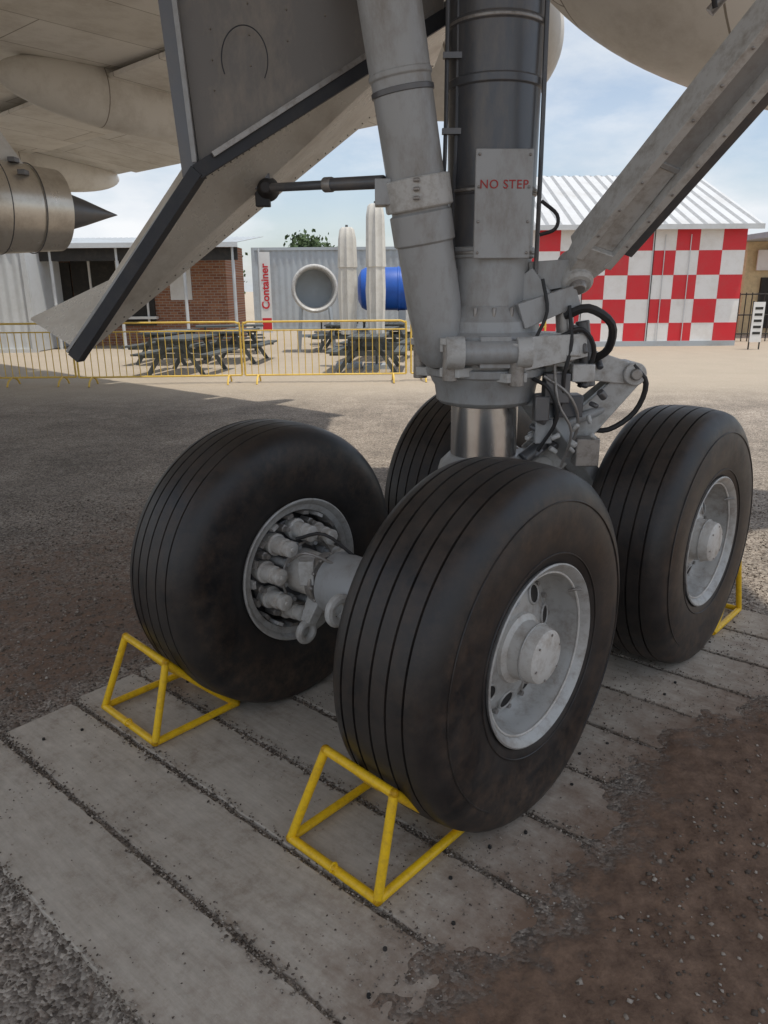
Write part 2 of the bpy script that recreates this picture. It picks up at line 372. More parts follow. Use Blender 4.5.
for ang,zz,l in((-2.2,1.42,.10),(-1.25,1.40,.08),(-.35,1.45,.14),(.5,1.40,.15),(2.9,1.40,.09)):
    d=V((math.cos(ang),math.sin(ang),0))
    for s_ in(-.048,.048):
        b.beam(S+d*.16+Z*(zz+s_),S+d*(.20+l)+Z*(zz+s_),.17,.036,'lgrey',up=Z,w1=.085)
    b.cyl(S+d*(.19+l)+Z*(zz-.08),S+d*(.19+l)+Z*(zz+.08),.030,'steel')
    b.cyl(S+d*(.19+l)+Z*(zz+.06),S+d*(.19+l)+Z*(zz+.085),.042,'lgrey')
b.cyl(S+V((-.14,-.26,1.45)),S+V((.12,-.26,1.45)),.045,'grey')
b.cyl(S+V((-.19,-.26,1.45)),S+V((-.12,-.26,1.45)),.062,'lgrey')
b.cyl(S+V((.08,-.26,1.45)),S+V((.14,-.26,1.45)),.058,'lgrey')
b.box(S+V((0,-.20,1.45)),(.06,.07,.06),'grey')
b.beam(S+V((.10,-.14,1.44)),S+V((.37,-.12,1.47)),.20,.13,'lgrey',w1=.12,h1=.09)
b.beam(S+V((.10,-.10,1.58)),S+V((.33,-.08,1.66)),.18,.10,'grey',w1=.12,h1=.08)
for k in range(16):
    t=2*math.pi*k/16;d=V((math.cos(t),math.sin(t),0))
    b.cyl(S+d*.225+Z*1.375,S+d*.225+Z*1.388,.012,'steel',n=6)
    b.cyl(S+d*.185+Z*1.57,S+d*.185+Z*1.615,.009,'steel',n=6)
b.obj("shock_strut",gear,bevel=.006)
# brace tube on the left
b=MB()
p0=V((.235,3.06,1.44));p1=V((-.08,2.89,3.3));d=(p1-p0).normalized();Lb=(p1-p0).length
b.lathe(p0,d,[(-.05,.06),(-.02,.085),(.03,.10),(.12,.102),(.20,.107),(.42,.107),(.425,.118),(.53,.118),(.535,.108),(.98,.108),(.985,.114),(1.0,.114),(1.005,.110),(Lb,.112)],'grey',48)
c=p0+d*.60
b.lathe(c,d,[(-.055,.122),(-.05,.128),(.05,.128),(.055,.122)],'lgrey',40)
b.box(c+V((-.13,-.02,0)),(.03,.045,.045),'grey')
for q in range(3):
    b.cyl(c+V((-.02,-.13,-.03+.03*q)),c+V((.0,-.142,-.03+.03*q)),.008,'steel',n=6)
b.lathe(p0+d*.94,d,[(-.010,.112),(-.008,.1135),(.008,.1135),(.010,.112)],'dmetal',40)
b.obj("side_brace_tube",gear,bevel=.004)
b=MB()
q0=V((.01,3.0,2.07));q1=V((-.475,3.31,2.09))
b.cyl(q0,q0.lerp(q1,.45),.024,'dgrey');b.cyl(q0.lerp(q1,.43),q1,.017,'dgrey')
b.lathe(q0.lerp(q1,.43),(q1-q0),[(-.01,.028),(.03,.028)],'steel',20)
b.ring(q1,V((0,1,.2)),.022,.014,'black');b.lathe(q1,V((0,1,0)),[(-.03,.022),(0,.038),(.05,.050)],'black',24)
b.box(q1+V((-.03,.02,.03)),(.045,.02,.035),'dmetal');b.box(q1+V((-.02,.03,-.02)),(.03,.02,.05),'black')
b.obj("door_link_rod",gear,bevel=.004)
# folding side brace right
b=MB()
p0=V((.768,3.1,1.746));p1=V((1.526,1.9,3.022));d=(p1-p0).normalized();Lb=(p1-p0).length
view=V((.2,-.9,-.3));sx=d.cross(view).normalized();ny=sx.cross(d).normalized()
b.beam(p0+d*.10,p1,.15,.03,'grey',up=ny)
b.beam(p0+d*.10+sx*.066,p1+sx*.066,.034,.12,'lgrey',up=ny)
b.beam(p0+d*.10-sx*.066,p1-sx*.066,.034,.12,'lgrey',up=ny)
b.beam(p0+d*.16,p0+d*.52,.10,.07,'lgrey',up=ny,w1=.09,h1=.04)
b.beam(p0+d*.0,p0+d*.16,.10,.09,'lgrey',up=ny,w1=.16,h1=.12)
b.lathe(p0-ny*.075,ny,[(0,.05),(.01,.062),(.14,.062),(.15,.05)],'lgrey',32)
b.lathe(p0-ny*.10,ny,[(0,.025),(.01,.034),(.18,.034),(.2,.025)],'steel',24)
q=V((.07,.10,-.085))
b.beam(p0+q+d*.25,p1+q,.06,.07,'dgrey',up=ny)
b.beam(p0+d*.52-sx*.055,p0+d*.52+sx*.055,.02,.05,'grey',up=ny)
for q_ in range(10):
    for s_ in(-.066,.066):
        p=p0+d*(.22+.12*q_)+sx*s_;b.cyl(p-ny*.06,p-ny*.066,.006,'steel',n=6);b.cyl(p+ny*.06,p+ny*.066,.006,'steel',n=6)
b.beam(p0+V((-.18,.02,-.02)),p0,.10,.12,'grey',w1=.09,h1=.10)
b.beam(S+V((.10,-.02,1.62)),p0+V((-.12,0,-.03)),.16,.12,'grey')
b.obj("folding_side_brace",gear,bevel=.006)
# torsion links
b=MB()
J=V((1.05,3.2,1.34));U=S+V((.24,.02,1.42));Lw=V((.70,3.30,.93))
for s_ in(-.08,.08):
    b.beam(U+V((0,s_,.0)),J+V((-.02,s_*.5,0)),.055,.16,'lgrey',w1=.05,h1=.09)
    b.beam(J+V((0,s_*.5,-.01)),Lw+V((0,s_,0)),.055,.09,'lgrey',w1=.055,h1=.16)
b.cyl(J+V((0,-.09,0)),J+V((0,.09,0)),.048,'lgrey');b.cyl(J+V((0,-.11,0)),J+V((0,.11,0)),.024,'steel')
b.box((U+J)/2,(.06,.07,.03),'grey');b.box((Lw+J)/2,(.05,.07,.05),'grey')
b.cyl(Lw+V((0,-.12,0)),Lw+V((0,.12,0)),.05,'lgrey')
b.beam(Lw,S+V((.1,.05,.90)),.18,.11,'grey')
b.beam(V((.62,3.06,1.25)),V((.93,3.22,.86)),.07,.10,'grey',up=A)
b.cyl(V((.86,3.22,1.16)),V((.82,3.30,.70)),.045,'grey');b.cyl(V((.83,3.28,.80)),V((.80,3.34,.62)),.028,'chrome')
b.cyl(V((.72,3.05,1.62)),V((.74,3.03,1.40)),.035,'steel');b.cyl(V((.80,3.06,1.56)),V((.84,3.05,1.30)),.028,'dgrey')
b.cyl(V((.745,3.02,1.50)),V((.745,3.0,1.42)),.045,'lgrey')
b.box((.70,3.02,1.30),(.05,.04,.06),'dmetal');b.box((.76,3.08,1.22),(.06,.05,.045),'dgrey');b.box((.66,3.05,1.12),(.035,.04,.05),'grey')
b.box((.80,3.02,1.36),(.045,.04,.035),'lgrey');b.box((.64,3.0,1.22),(.03,.03,.05),'dmetal');b.box((.86,3.1,1.02),(.05,.04,.06),'steel')
b.cyl(V((.62,3.10,1.08)),V((.98,3.18,1.20)),.022,'grey')
b.cyl(V((.60,3.12,.98)),V((.80,3.2,1.12)),.03,'dgrey')
for q in range(22):
    p=V((random.uniform(.6,.9),random.uniform(2.98,3.12),random.uniform(1.0,1.55)));dd=V((random.gauss(0,1),random.gauss(0,1),random.gauss(0,1))).normalized()
    b.cyl(p-dd*.02,p+dd*.02,random.uniform(.010,.02),random.choice(['steel','dmetal','dgrey','lgrey']),n=6)
b.obj("torsion_links",gear,bevel=.005)
b=MB()
def hose(*p,r=.012,k='black'):b.path(p,r,k)
hose((.72,3.02,1.58),(.80,2.98,1.61),(.90,3.0,1.55),(.91,3.05,1.45),(.86,3.1,1.40),r=.017)
hose((.70,3.0,1.50),(.78,2.97,1.53),(.84,3.0,1.44),(.80,3.04,1.30),r=.010)
hose((1.04,3.12,1.38),(1.10,3.12,1.30),(1.07,3.14,1.18),(.97,3.16,1.10),(.88,3.2,1.10),r=.012)
hose((.60,3.0,2.0),(.66,2.99,1.95),(.655,2.99,1.90),(.60,3.0,1.88),r=.007)
hose((.62,3.0,1.72),(.64,2.98,1.60),(.60,2.97,1.50),r=.007)
hose((.73,3.0,1.62),(.74,2.97,1.48),(.72,2.97,1.36),(.72,3.0,1.24),(.68,3.05,1.08),r=.008)
hose((.64,2.98,1.35),(.74,2.98,1.28),(.80,3.02,1.16),(.78,3.08,1.0),r=.007,k='steel')
hose((.68,2.99,1.42),(.70,2.97,1.25),(.77,3.0,1.12),(.75,3.06,.96),r=.006,k='steel')
hose((.60,2.99,1.34),(.66,2.95,1.30),(.70,2.97,1.18),(.64,3.02,1.04),r=.008)
for x in(-.19,-.15):
    b.path([S+V((x,-.09,3.3)),S+V((x,-.09,2.3)),S+V((x-.01,-.10,1.9)),S+V((x+.01,-.14,1.62))],.008,'dgrey')
b.path([S+V((.16,-.10,3.3)),S+V((.17,-.10,2.3)),S+V((.17,-.11,1.7))],.009,'dgrey')
for z in(1.75,2.25,2.5):
    b.box(S+V((-.17,-.10,z)),(.035,.012,.010),'dmetal')
for i,(a,bb) in enumerate(wc[:2]):
    c=C0+F*(a*WB);sg=1 if bb>0 else -1
    b.path([c+A*sg*.1+Z*.10+F*.05,c+A*sg*.20+Z*.20-F*.03,c+A*sg*.31+Z*.17-F*.08],.007,'black')
    b.path([c+A*sg*.12+Z*.10-F*.05,c+A*sg*.2+Z*.15-F*.13,c+A*sg*.30+Z*.09-F*.14],.006,'steel')
b.obj("hydraulic_hoses",gear)
# placard
b=MB()
pc=V((.452,2.972,1.985));Rp=Matrix.Rotation(math.radians(4),3,'Z')
b.box(pc,(.108,.006,.19),'grey',Rp)
for x in(-.094,.094):
    for z in(-.17,-.06,.06,.17):
        b.cyl(pc+Rp@V((x,-.005,z)),pc+Rp@V((x,-.012,z)),.0055,'steel',n=8)
b.obj("placard_plate",gear,bevel=.012)
cu=bpy.data.curves.new("no_step_text","FONT");cu.body="NO STEP";cu.size=.043;cu.align_x='CENTER';cu.extrude=.0008;cu.space_character=1.1;cu.offset=.0002
to=bpy.data.objects.new("no_step_text",cu);scene.collection.objects.link(to);to.parent=gear
to.location=pc+Rp@V((0,-.0075,.055));to.rotation_euler=(math.pi/2,0,math.radians(4));cu.materials.append(M['letter'])
# ---------------------------------------------------------------- gear door
door=empty("landing_gear_door")
b=MB()
pa=V((-.696,3.1,2.122));pb=V((.30,3.42,2.748));pc2=V((.262,4.07,2.72));pd=V((-1.262,3.2,1.429))
nn=(pb-pa).cross(pd-pa).normalized()
if nn.z<0:nn=-nn
b.slab([pa,pb,pc2,pd],nn*.02,'doorl')
pe=V((-1.658,3.6,1.56));pf=V((-1.272,3.6,1.723));pg=V((-.787,3.3,2.195))
b.slab([pa,pd,pe,pf,pg],V((0,.02,.012)),'doorl')
b.obj("door_outer_skin",door,bevel=.003)
b=MB()
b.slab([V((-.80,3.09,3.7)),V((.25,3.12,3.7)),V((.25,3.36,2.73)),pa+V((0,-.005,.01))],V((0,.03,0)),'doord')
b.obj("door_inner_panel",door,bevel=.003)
b=MB()
b.beam(pa+V((-.01,-.02,-.005)),pb+V((0,-.02,0)),.05,.055,'seal')
b.beam(pa+V((0,-.02,0)),pd+V((-.03,-.02,-.01)),.055,.05,'seal')
b.beam(pa+V((-.03,-.01,-.02)),V((-.83,3.08,3.7)),.06,.05,'dmetal',up=(0,1,0))
b.beam(pa+V((-.01,-.03,.03)),V((-.79,3.06,3.7)),.018,.02,'grey',up=(0,1,0))
b.beam(pa+V((.06,-.035,.055)),pb+V((0,-.03,.04)),.02,.02,'steel')
b.beam(pa+V((-.03,-.03,.0)),pd+V((-.06,-.03,.015)),.012,.012,'grey')
dn=-nn
for w_ in(.08,.92):
    a0=pa.lerp(pd,w_)+dn*.002;a1=pb.lerp(pc2,w_)+dn*.002
    for i in range(44):
        p=a0.lerp(a1,(i+.5)/44);b.cyl(p,p+dn*.0015,.004,'line',n=6)
for i in range(14):
    p=V((-.76,3.085,2.25+.1*i));b.cyl(p,p+V((0,-.006,0)),.006,'steel',n=6)
for i in range(9):
    for j in range(5):
        p=V((-.62+.14*j,3.10,2.40+.10*i+.08*j));b.cyl(p,p+V((0,-.012,0)),.0035,'line',n=6)
b.obj("door_edge_frame",door,bevel=.003)
b=MB()
pts=[]
for i in range(25):
    t=2*math.pi*i/24-.6;pts.append((-.50+.085*math.cos(t),3.090,2.50+.11*math.sin(t)))
b.path(pts[:17],.0022,'seal',6,2)
b.path([(-.22,3.10,3.3),(-.22,3.10,2.9),(-.17,3.11,2.75),(-.05,3.13,2.72),(.05,3.14,2.8)],.004,'seal',6,3)
b.obj("door_panel_lines",door)
# ---------------------------------------------------------------- wing
wing=empty("aircraft_wing")
TE0=V((2.5,7.5,3.85));TD=V((-.736,.677,0))
b=MB()
b.slab([(.1,9.7,3.9),(-19.6,27.8,4.6),(-24,22,4.6),(-4.6,3.6,3.95),(-3.0,.25,3.9),(2.95,.25,3.85),(3.0,5.9,3.85),(.1,6.1,3.87)],(0,0,.45),'wing')  # outline beyond the view is shaped to set where shade falls below
b.obj("wing_lower_skin",wing,bevel=.02)
b=MB()
def tp(s,back,z):return TE0+TD*s-F*back+Z*(z-3.85)
segs=[(3.4,6.3),(6.4,9.6),(9.7,13.2),(13.3,20)]
for i,(s0,s1) in enumerate(segs):
    zz=.03*s0*.35
    b.slab([tp(s0,-.35,3.62+zz),tp(s1,-.35,3.62+zz),tp(s1,1.2,3.80+zz),tp(s0,1.2,3.80+zz)],(0,0,.07),'wing2')
    b.slab([tp(s0,1.27,3.76+zz),tp(s1,1.27,3.76+zz),tp(s1,2.6,3.84+zz),tp(s0,2.6,3.84+zz)],(0,0,.05),'wing')
b.obj("wing_flaps",wing,bevel=.01)
b=MB()
for s_,bk in((10.3,1.9),(5.2,1.4)):
    b.ell(tp(s_,bk,3.72),F+V((0,0,-.03)),(0,0,1),2.3,.28,.36,'wing',3.)
b.ell((.32,6.25,3.50),(1,.12,-.02),(0,0,1),1.05,.5,.58,'wing',3.2,40,40)
b.ell((2.50,5.3,3.70),(1,.1,-.22),(0,0,1),1.85,.8,.88,'wing',2.2,48,40)
b.obj("flap_track_fairings",wing)
# engine
eng=empty("jet_engine")
b=MB()
tip=V((-2.66,8.0,2.42));ex=tip-F*.62
b.lathe(tip,-F,[(0,.004),(.10,.035),(.35,.12),(.62,.20),(.9,.24)],'dmetal',40,False)
b.lathe(ex,-F,[(0,.345),(.0,.36),(.25,.375),(.27,.38),(.55,.40),(.57,.405),(1.0,.43),(1.02,.52),(2.2,.62),(3.6,.66)],'alu',64,False)
b.lathe(ex,-F,[(0,.345),(.8,.34),(.81,.1)],'dark',48,False)
b.obj("exhaust_nozzle",eng,angle=25)
b=MB()
for a_ in(.26,.56,.8):
    b.ring(ex-F*a_,F,.375+a_*.05,.006,'dmetal',48,6)
for q in range(4):
    t=q*.5+.7
    d=A*math.cos(t)+Z*math.sin(t)
    b.box(ex-F*.4+d*.41,(.03,.05,.02),'dmetal')
b.slab([ex-F*.3+Z*.36,ex-F*3+Z*.5,ex-F*3+Z*1.5,ex-F*1.0+Z*1.4],A*.12,'wing2')
b.obj("engine_pylon",eng,bevel=.01)
b=MB()
b.cyl((1.10,2.62,2.60),(1.32,2.50,2.86),.03,'black');b.cyl((1.02,2.64,2.50),(1.12,2.60,2.62),.016,'steel')
b.box((1.14,2.60,2.66),(.05,.03,.03),'black');b.path([(1.02,2.6,2.5),(1.0,2.58,2.58),(1.1,2.56,2.72),(1.2,2.55,2.9)],.008,'black')
b.obj("retraction_actuator",gear)
# ---------------------------------------------------------------- planks
def vnoise(x,y,sc,seed):
    r=np.random.default_rng(seed);T=r.random((256,256))
    X=x*sc;Y=y*sc;xi=np.floor(X).astype(int);yi=np.floor(Y).astype(int);fx=X-xi;fy=Y-yi
    fx=fx*fx*(3-2*fx);fy=fy*fy*(3-2*fy);g=lambda a,c:T[a%256,c%256]
    return (g(xi,yi)*(1-fx)+g(xi+1,yi)*fx)*(1-fy)+(g(xi,yi+1)*(1-fx)+g(xi+1,yi+1)*fx)*fy
def fbm(x,y,sc,seed,o=4):
    t=0;a=.5
    for i in range(o):t=t+a*vnoise(x,y,sc*2**i,seed+i);a*=.5
    return t
def sstep(a,c,x):
    t=np.clip((x-a)/(c-a),0,1);return t*t*(3-2*t)
PD=V((-.758,.652,0)).normalized();PN=V((.652,.758,0)).normalized()
plat=empty("wooden_plank_platform")
n0=.635;pw=.316
for i in range(11):
    s0=.42+rng.uniform(-.05,.04);s1=2.87+rng.uniform(-.025,.02)
    if i>=8:s0-=.35
    nc=n0+pw*(i+.5);sc=(s0+s1)/2
    b=MB();w=pw/2-.008-rng.uniform(0,.004)
    nx=60;vs=[];mud=[]
    L2=(s1-s0)/2
    rowsx=np.linspace(-L2,L2,nx)
    e1=rng.normal(0,.002,nx);e2=rng.normal(0,.002,nx)
    e1[0]+=.012;e2[0]-=.01;e1[-1]+=.01;e2[-1]-=.012
    for j,x in enumerate(rowsx):
        vs+=[(x,-w+e1[j],-.06),(x,-w+e1[j],0),(x,w+e2[j],0),(x,w+e2[j],-.06)]
    ptx=np.array([v[0] for v in vs])
    fs=[]
    for j in range(nx-1):
        for q in range(4):
            a,c=j*4+q,j*4+(q+1)%4;fs.append((a,c,c+4,a+4))
    fs+=[(0,3,2,1),tuple((nx-1)*4+q for q in range(4))]
    b.add(vs,fs,'plank');o=b.obj("plank_%d"%(i+1),plat,bevel=.004)
    fars=.34*float(sstep(2.5,3.6,nc))
    mud=np.exp(-np.clip((ptx+sc)-(.74-fars),0,9)/.36)*.62
    lw=.35*np.exp(-((ptx+sc-2.6)/.25)**2)
    at=o.data.attributes.new("mud",'FLOAT','POINT');at.data.foreach_set("value",np.maximum(mud,lw if i>2 else lw*.3).astype(np.float32))
    o.location=PN*nc+PD*sc+Z*(-.004+rng.uniform(-.003,.002))
    o.rotation_euler=(rng.normal(0,.004),0,math.atan2(PD.y,PD.x)+rng.normal(0,.0015))
b=MB()
for i in range(11):
    for s_ in(.98,2.66):
        for dn_ in(-.06,.07):
            if rng.random()<.35:continue
            p=PN*(n0+pw*(i+.5)+dn_)+PD*(s_+rng.uniform(-.06,.06))
            b.lathe(p,Z,[(-.02,.006),(.0012,.006),(.0013,.0)],'hole',10,False)
b.obj("plank_bolt_holes",plat)
# ---------------------------------------------------------------- chocks
def chock(C,a0,a1,name,f0,f1):
    e=empty(name);b=MB();r=.0145
    def P(f,a,z):return C+F*f+A*a+Z*(z-CZ)
    z0=r+.001
    Af,Bf=P(f0,a0,z0),P(f0,a1,z0);Ac,Bc=P(f1,a0,z0),P(f1,a1,z0);At,Bt=P(f0+.085,a0+.085,.335),P(f0+.085,a1-.012,.32)
    for p,q in((Af,Bf),(Bf,Bc),(Af,Ac),(Ac,Bc),(Af,At),(Bf,Bt),(At,Bt)):
        b.cyl(p,q,r,'yellow',n=16)
        for x in(p,q):b.ell(x,(0,0,1),(0,1,0),r*1.1,r*1.1,r*1.1,'yellow',2,12,8)
    for t,c in((At,Ac),(Bt,Bc)):
        b.path([t,t.lerp(c,.35)-F*.006,t.lerp(c,.7)-F*.006,c],r,'yellow',12)
    m0=At.lerp(Bt,.42);m1=Ac.lerp(Bc,.35);b.path([m0,m0.lerp(m1,.5)-F*.01-Z*.012,m1],r*.95,'yellow',12)
    b.ring(P(f0-.012,(a0+a1)/2+.02,z0+.02),A,.014,.004,'yellow',16,6)
    b.obj("tube_frame",e);return e
Cn=C0-F*WB/2+A*TR/2;Cl=C0-F*WB/2-A*TR/2;Cr=C0+F*WB/2+A*TR/2
chock(Cn,-.300,.078,"wheel_chock",-.65,-.245)
chock(Cl,-.338,.055,"wheel_chock.001",-.66,-.275)
e=empty("wheel_chock.002");b=MB()
def P(f,a,z):return Cr+F*f+A*a+Z*(z-CZ)
pts=dict(a=P(.65,-.23,.016),b=P(.65,.17,.016),c=P(.27,-.23,.016),d=P(.27,.17,.016),e=P(.575,-.21,.325),f=P(.575,.155,.325))
for x,y in('ab','ac','bd','cd','ae','bf','ef','ec','fd'):b.cyl(pts[x],pts[y],.0145,'yellow',n=14)
b.obj("tube_frame",e)
# ---------------------------------------------------------------- ground
def fields(x,y):
    s=x*PD.x+y*PD.y;n=x*PN.x+y*PN.y
    wob=(fbm(x,y,2.2,11)-.47)*.38+(fbm(x,y,9,21)-.47)*.28+(fbm(x,y,30,23,2)-.37)*.10
    sw=s+wob
    far=sstep(2.5,3.6,n)*.34
    mound=1-sstep(.52-far,.98-far,sw)
    infp=sstep(2.90,2.84,s)*sstep(.60,.64,n)*sstep(4.15,4.08,n)
    infp=infp*sstep(.0,.1,s)
    z=-.040+(fbm(x,y,.5,31)-.47)*.03*sstep(3,8,np.hypot(x,y))+(fbm(x,y,18,41)-.47)*.016
    zin=-.016+(fbm(x,y,25,51)-.47)*.008
    z=z*(1-infp)+zin*infp
    mz=.020+(fbm(x,y,3,61)-.47)*.03+(fbm(x,y,16,71)-.47)*.022
    loc=sstep(-1.6,-.6,s)*sstep(5.2,4.4,n)*sstep(.5,.8,n)
    z=z*(1-mound*loc)+mz*mound*loc
    soil=mound*sstep(-4,-1,s)*sstep(6.5,4.2,n)
    l=sstep(2.7,3.2,s)*sstep(.6,1.4,n)*sstep(5.2,3.6,n)*sstep(6,4.2,s)
    soil=np.maximum(soil*(.45+.7*sstep(.35,.6,fbm(x,y,1.3,81))),l*(.25+.6*fbm(x,y,1.1,91)))
    sand=sstep(10.5,14.5,y)*.8
    return z,soil,sand
def axis(segs):
    out=[]
    for a,c,st in segs:out+=list(np.arange(a,c,st))
    return out
gx=np.array([-400,-250,-150,-90,-60,-40,-28,-20]+axis([(-15,-6,.5),(-6,-3,.12),(-3,2.8,.02),(2.8,6,.12),(6,15,.5)])+[15,20,28,40,60,90,150,250,400])
gy=np.array([-400,-200,-80,-30,-12,-5,-2,-.5,.3]+axis([(.8,4.4,.02),(4.4,8,.07),(8,16,.3),(16,40,2)])+[40,50,65,90,130,200,320,600,1000])
GX,GY=np.meshgrid(gx,gy);z,soil,sand=fields(GX,GY)
nx,ny=len(gx),len(gy)
vs=np.stack([GX.ravel(),GY.ravel(),z.ravel()],1)
idx=np.arange(nx*ny).reshape(ny,nx)
fs=np.stack([idx[:-1,:-1].ravel(),idx[:-1,1:].ravel(),idx[1:,1:].ravel(),idx[1:,:-1].ravel()],1)
me=bpy.data.meshes.new("ground");me.vertices.add(len(vs));me.vertices.foreach_set("co",vs.ravel())
me.loops.add(fs.size);me.loops.foreach_set("vertex_index",fs.ravel())
me.polygons.add(len(fs));me.polygons.foreach_set("loop_start",np.arange(0,fs.size,4));me.polygons.foreach_set("loop_total",np.full(len(fs),4))
me.update(calc_edges=True);me.validate()
me.polygons.foreach_set("use_smooth",np.ones(len(fs),bool))
for nm,arr in(("soil",soil),("sand",sand)):
    at=me.attributes.new(nm,'FLOAT','POINT');at.data.foreach_set("value",arr.ravel().astype(np.float32))
me.materials.append(M['ground']);go=bpy.data.objects.new("ground",me);scene.collection.objects.link(go)
def stones(px,py,pz,sz,name):
    n=len(px)
    base=np.array([[1,0,0],[-1,0,0],[0,1,0],[0,-1,0],[0,0,1],[0,0,-1]],float)
    fc=np.array([[0,2,4],[2,1,4],[1,3,4],[3,0,4],[2,0,5],[1,2,5],[3,1,5],[0,3,5]])
    ang=rng.uniform(0,6.28,n);c,s=np.cos(ang),np.sin(ang)
    v=base[None]*rng.uniform(.6,1.25,(n,6,1))+rng.normal(0,.18,(n,6,3))
    v[:,:,2]*=.7
    X=v[:,:,0]*c[:,None]-v[:,:,1]*s[:,None];Y=v[:,:,0]*s[:,None]+v[:,:,1]*c[:,None]
    v=np.stack([X,Y,v[:,:,2]],2)*sz[:,None,None]
    v+=np.stack([px,py,pz],1)[:,None,:]
    f=(fc[None]+np.arange(n)[:,None,None]*6).reshape(-1,3)
    me=bpy.data.meshes.new(name);me.vertices.add(n*6);me.vertices.foreach_set("co",v.ravel())
    me.loops.add(f.size);me.loops.foreach_set("vertex_index",f.ravel())
    me.polygons.add(len(f));me.polygons.foreach_set("loop_start",np.arange(0,f.size,3));me.polygons.foreach_set("loop_total",np.full(len(f),3))
    me.update(calc_edges=True)
    at=me.attributes.new("shade",'FLOAT','POINT');at.data.foreach_set("value",np.repeat(rng.random(n)**1.5,6).astype(np.float32))
    me.materials.append(M['stone']);o=bpy.data.objects.new(name,me);scene.collection.objects.link(o)
PX=[];PY=[];PZ=[];SZ=[]
for i in range(12):
    m=1300 if i<6 else 600
    s=rng.uniform(.3,2.9,m);n=n0+pw*i+rng.normal(0,.014,m)
    keep=vnoise(s,n*0+i,3,5)+rng.random(m)*.8>.55
    s,n=s[keep],n[keep]
    PX.append(PN.x*n+PD.x*s);PY.append(PN.y*n+PD.y*s);PZ.append(np.where(np.abs(n-n0-pw*i)<.012,-.006,.001)+rng.uniform(0,.003,len(s)));SZ.append(rng.uniform(.0025,.0065,len(s)))
m=60000;s=rng.uniform(.3,2.88,m);n=rng.uniform(.64,4.1,m)
x=PN.x*n+PD.x*s;y=PN.y*n+PD.y*s
den=(np.clip(fbm(x,y,3.5,131)-.38,0,1)*3)**2+.9*np.exp(-(s-.6)/.25)+.04
keep=rng.random(m)<den*.30;x,y=x[keep],y[keep];PX.append(x);PY.append(y);PZ.append(np.full(len(x),.0005));SZ.append(rng.uniform(.0012,.0042,len(x)))
m=85000;x=rng.uniform(-3.6,3.4,m);y=rng.uniform(.7,6.2,m)
s=x*PD.x+y*PD.y;n=x*PN.x+y*PN.y
inn=(s>.6)&(s<2.87)&(n>.635)&(n<4.1)
fz,fs_,_=fields(x,y)
keep=(~inn)&(np.abs(x)<.62*y+.3)&(rng.random(m)<(.95-.6*np.clip(fs_,0,1))*np.clip(1.25-y/7,.2,1));x,y=x[keep],y[keep]
PX.append(x);PY.append(y);PZ.append(fz[keep]+.002);SZ.append(rng.uniform(.0025,.0075,len(x))*rng.choice([1,1,1,1.5],len(x)))
stones(np.concatenate(PX),np.concatenate(PY),np.concatenate(PZ),np.concatenate(SZ),"gravel")
# ---------------------------------------------------------------- crowd barriers
def barrier(x0,y0,x1,y1,name):
    e=empty(name);b=MB();g=-.045
    a=V((x0,y0,0));c=V((x1,y1,0));d=(c-a).normalized();L=(c-a).length
    lo,hi=g+.16,g+1.16;pr=V((-d.y,d.x,0))
    rr=.10
    b.path([a+Z*lo,a+Z*(hi-rr),a+d*.03+Z*(hi-.03),a+d*rr+Z*hi],.019,'fence')
    b.path([c+Z*lo,c+Z*(hi-rr),c-d*.03+Z*(hi-.03),c-d*rr+Z*hi],.019,'fence')
    b.cyl(a+d*rr+Z*hi,c-d*rr+Z*hi,.019,'fence',n=10);b.cyl(a+Z*lo,c+Z*lo,.017,'fence',n=10)
    b.cyl(a+Z*(hi-.16),c+Z*(hi-.16),.012,'fence',n=8)
    k=int(L/.125)
    for i in range(1,k):
        p=a+d*(L*i/k);b.cyl(p+Z*lo,p+Z*(hi-.16),.0085,'fence',n=6)
    for q in(a+d*.25,c-d*.25):
        b.path([q-pr*.28+Z*(g+.01),q-pr*.2+Z*(g+.1),q+Z*lo,q+pr*.2+Z*(g+.1),q+pr*.28+Z*(g+.01)],.018,'fence')
    b.obj("frame",e)
barrier(-10.3,14.5,-7.4,14.4,"crowd_barrier");barrier(-7.35,14.35,-5.9,14.4,"crowd_barrier.001");barrier(-5.8,14.3,-2.72,14.5,"crowd_barrier.002");barrier(-2.66,14.5,.45,14.6,"crowd_barrier.003");barrier(.55,14.65,3.2,15.0,"crowd_barrier.004")
def table(x,y,rot,name):
    e=empty(name);b=MB();R=Matrix.Rotation(rot,3,'Z')
    def bx(c,h):b.box(V((x,y,-.045))+R@V(c),h,'wood_t',R)
    for i in range(5):bx((0,-.32+.16*i,.76),(.95,.072,.02))
    for s in(-1,1):
        for i in range(2):bx((0,s*(.66+.14*i),.45),(.95,.062,.02))
        for t in(-.7,.7):
            p0=V((x,y,-.045))+R@V((t,s*.12,.74));p1=V((x,y,-.045))+R@V((t,s*.62,0));b.beam(p0,p1,.09,.04,'wood_t',up=R@V((1,0,0)))
    for t in(-.7,.7):bx((t,0,.42),(.02,.80,.05));bx((t,0,.71),(.02,.38,.04))
    b.obj("frame",e)
k=0
for (x,y,r) in((-4.3,16.6,1.45),(-3.7,19.2,1.5),(-5.3,19.0,1.45),(-4.4,22,.2),(-.3,16.9,1.5),(-.1,19.6,1.4),(.3,23,1.5),(-1.2,22.5,1.5),(-1.3,25,.1)):
    table(x,y,r,"picnic_table"+("" if k==0 else ".%03d"%k));k+=1
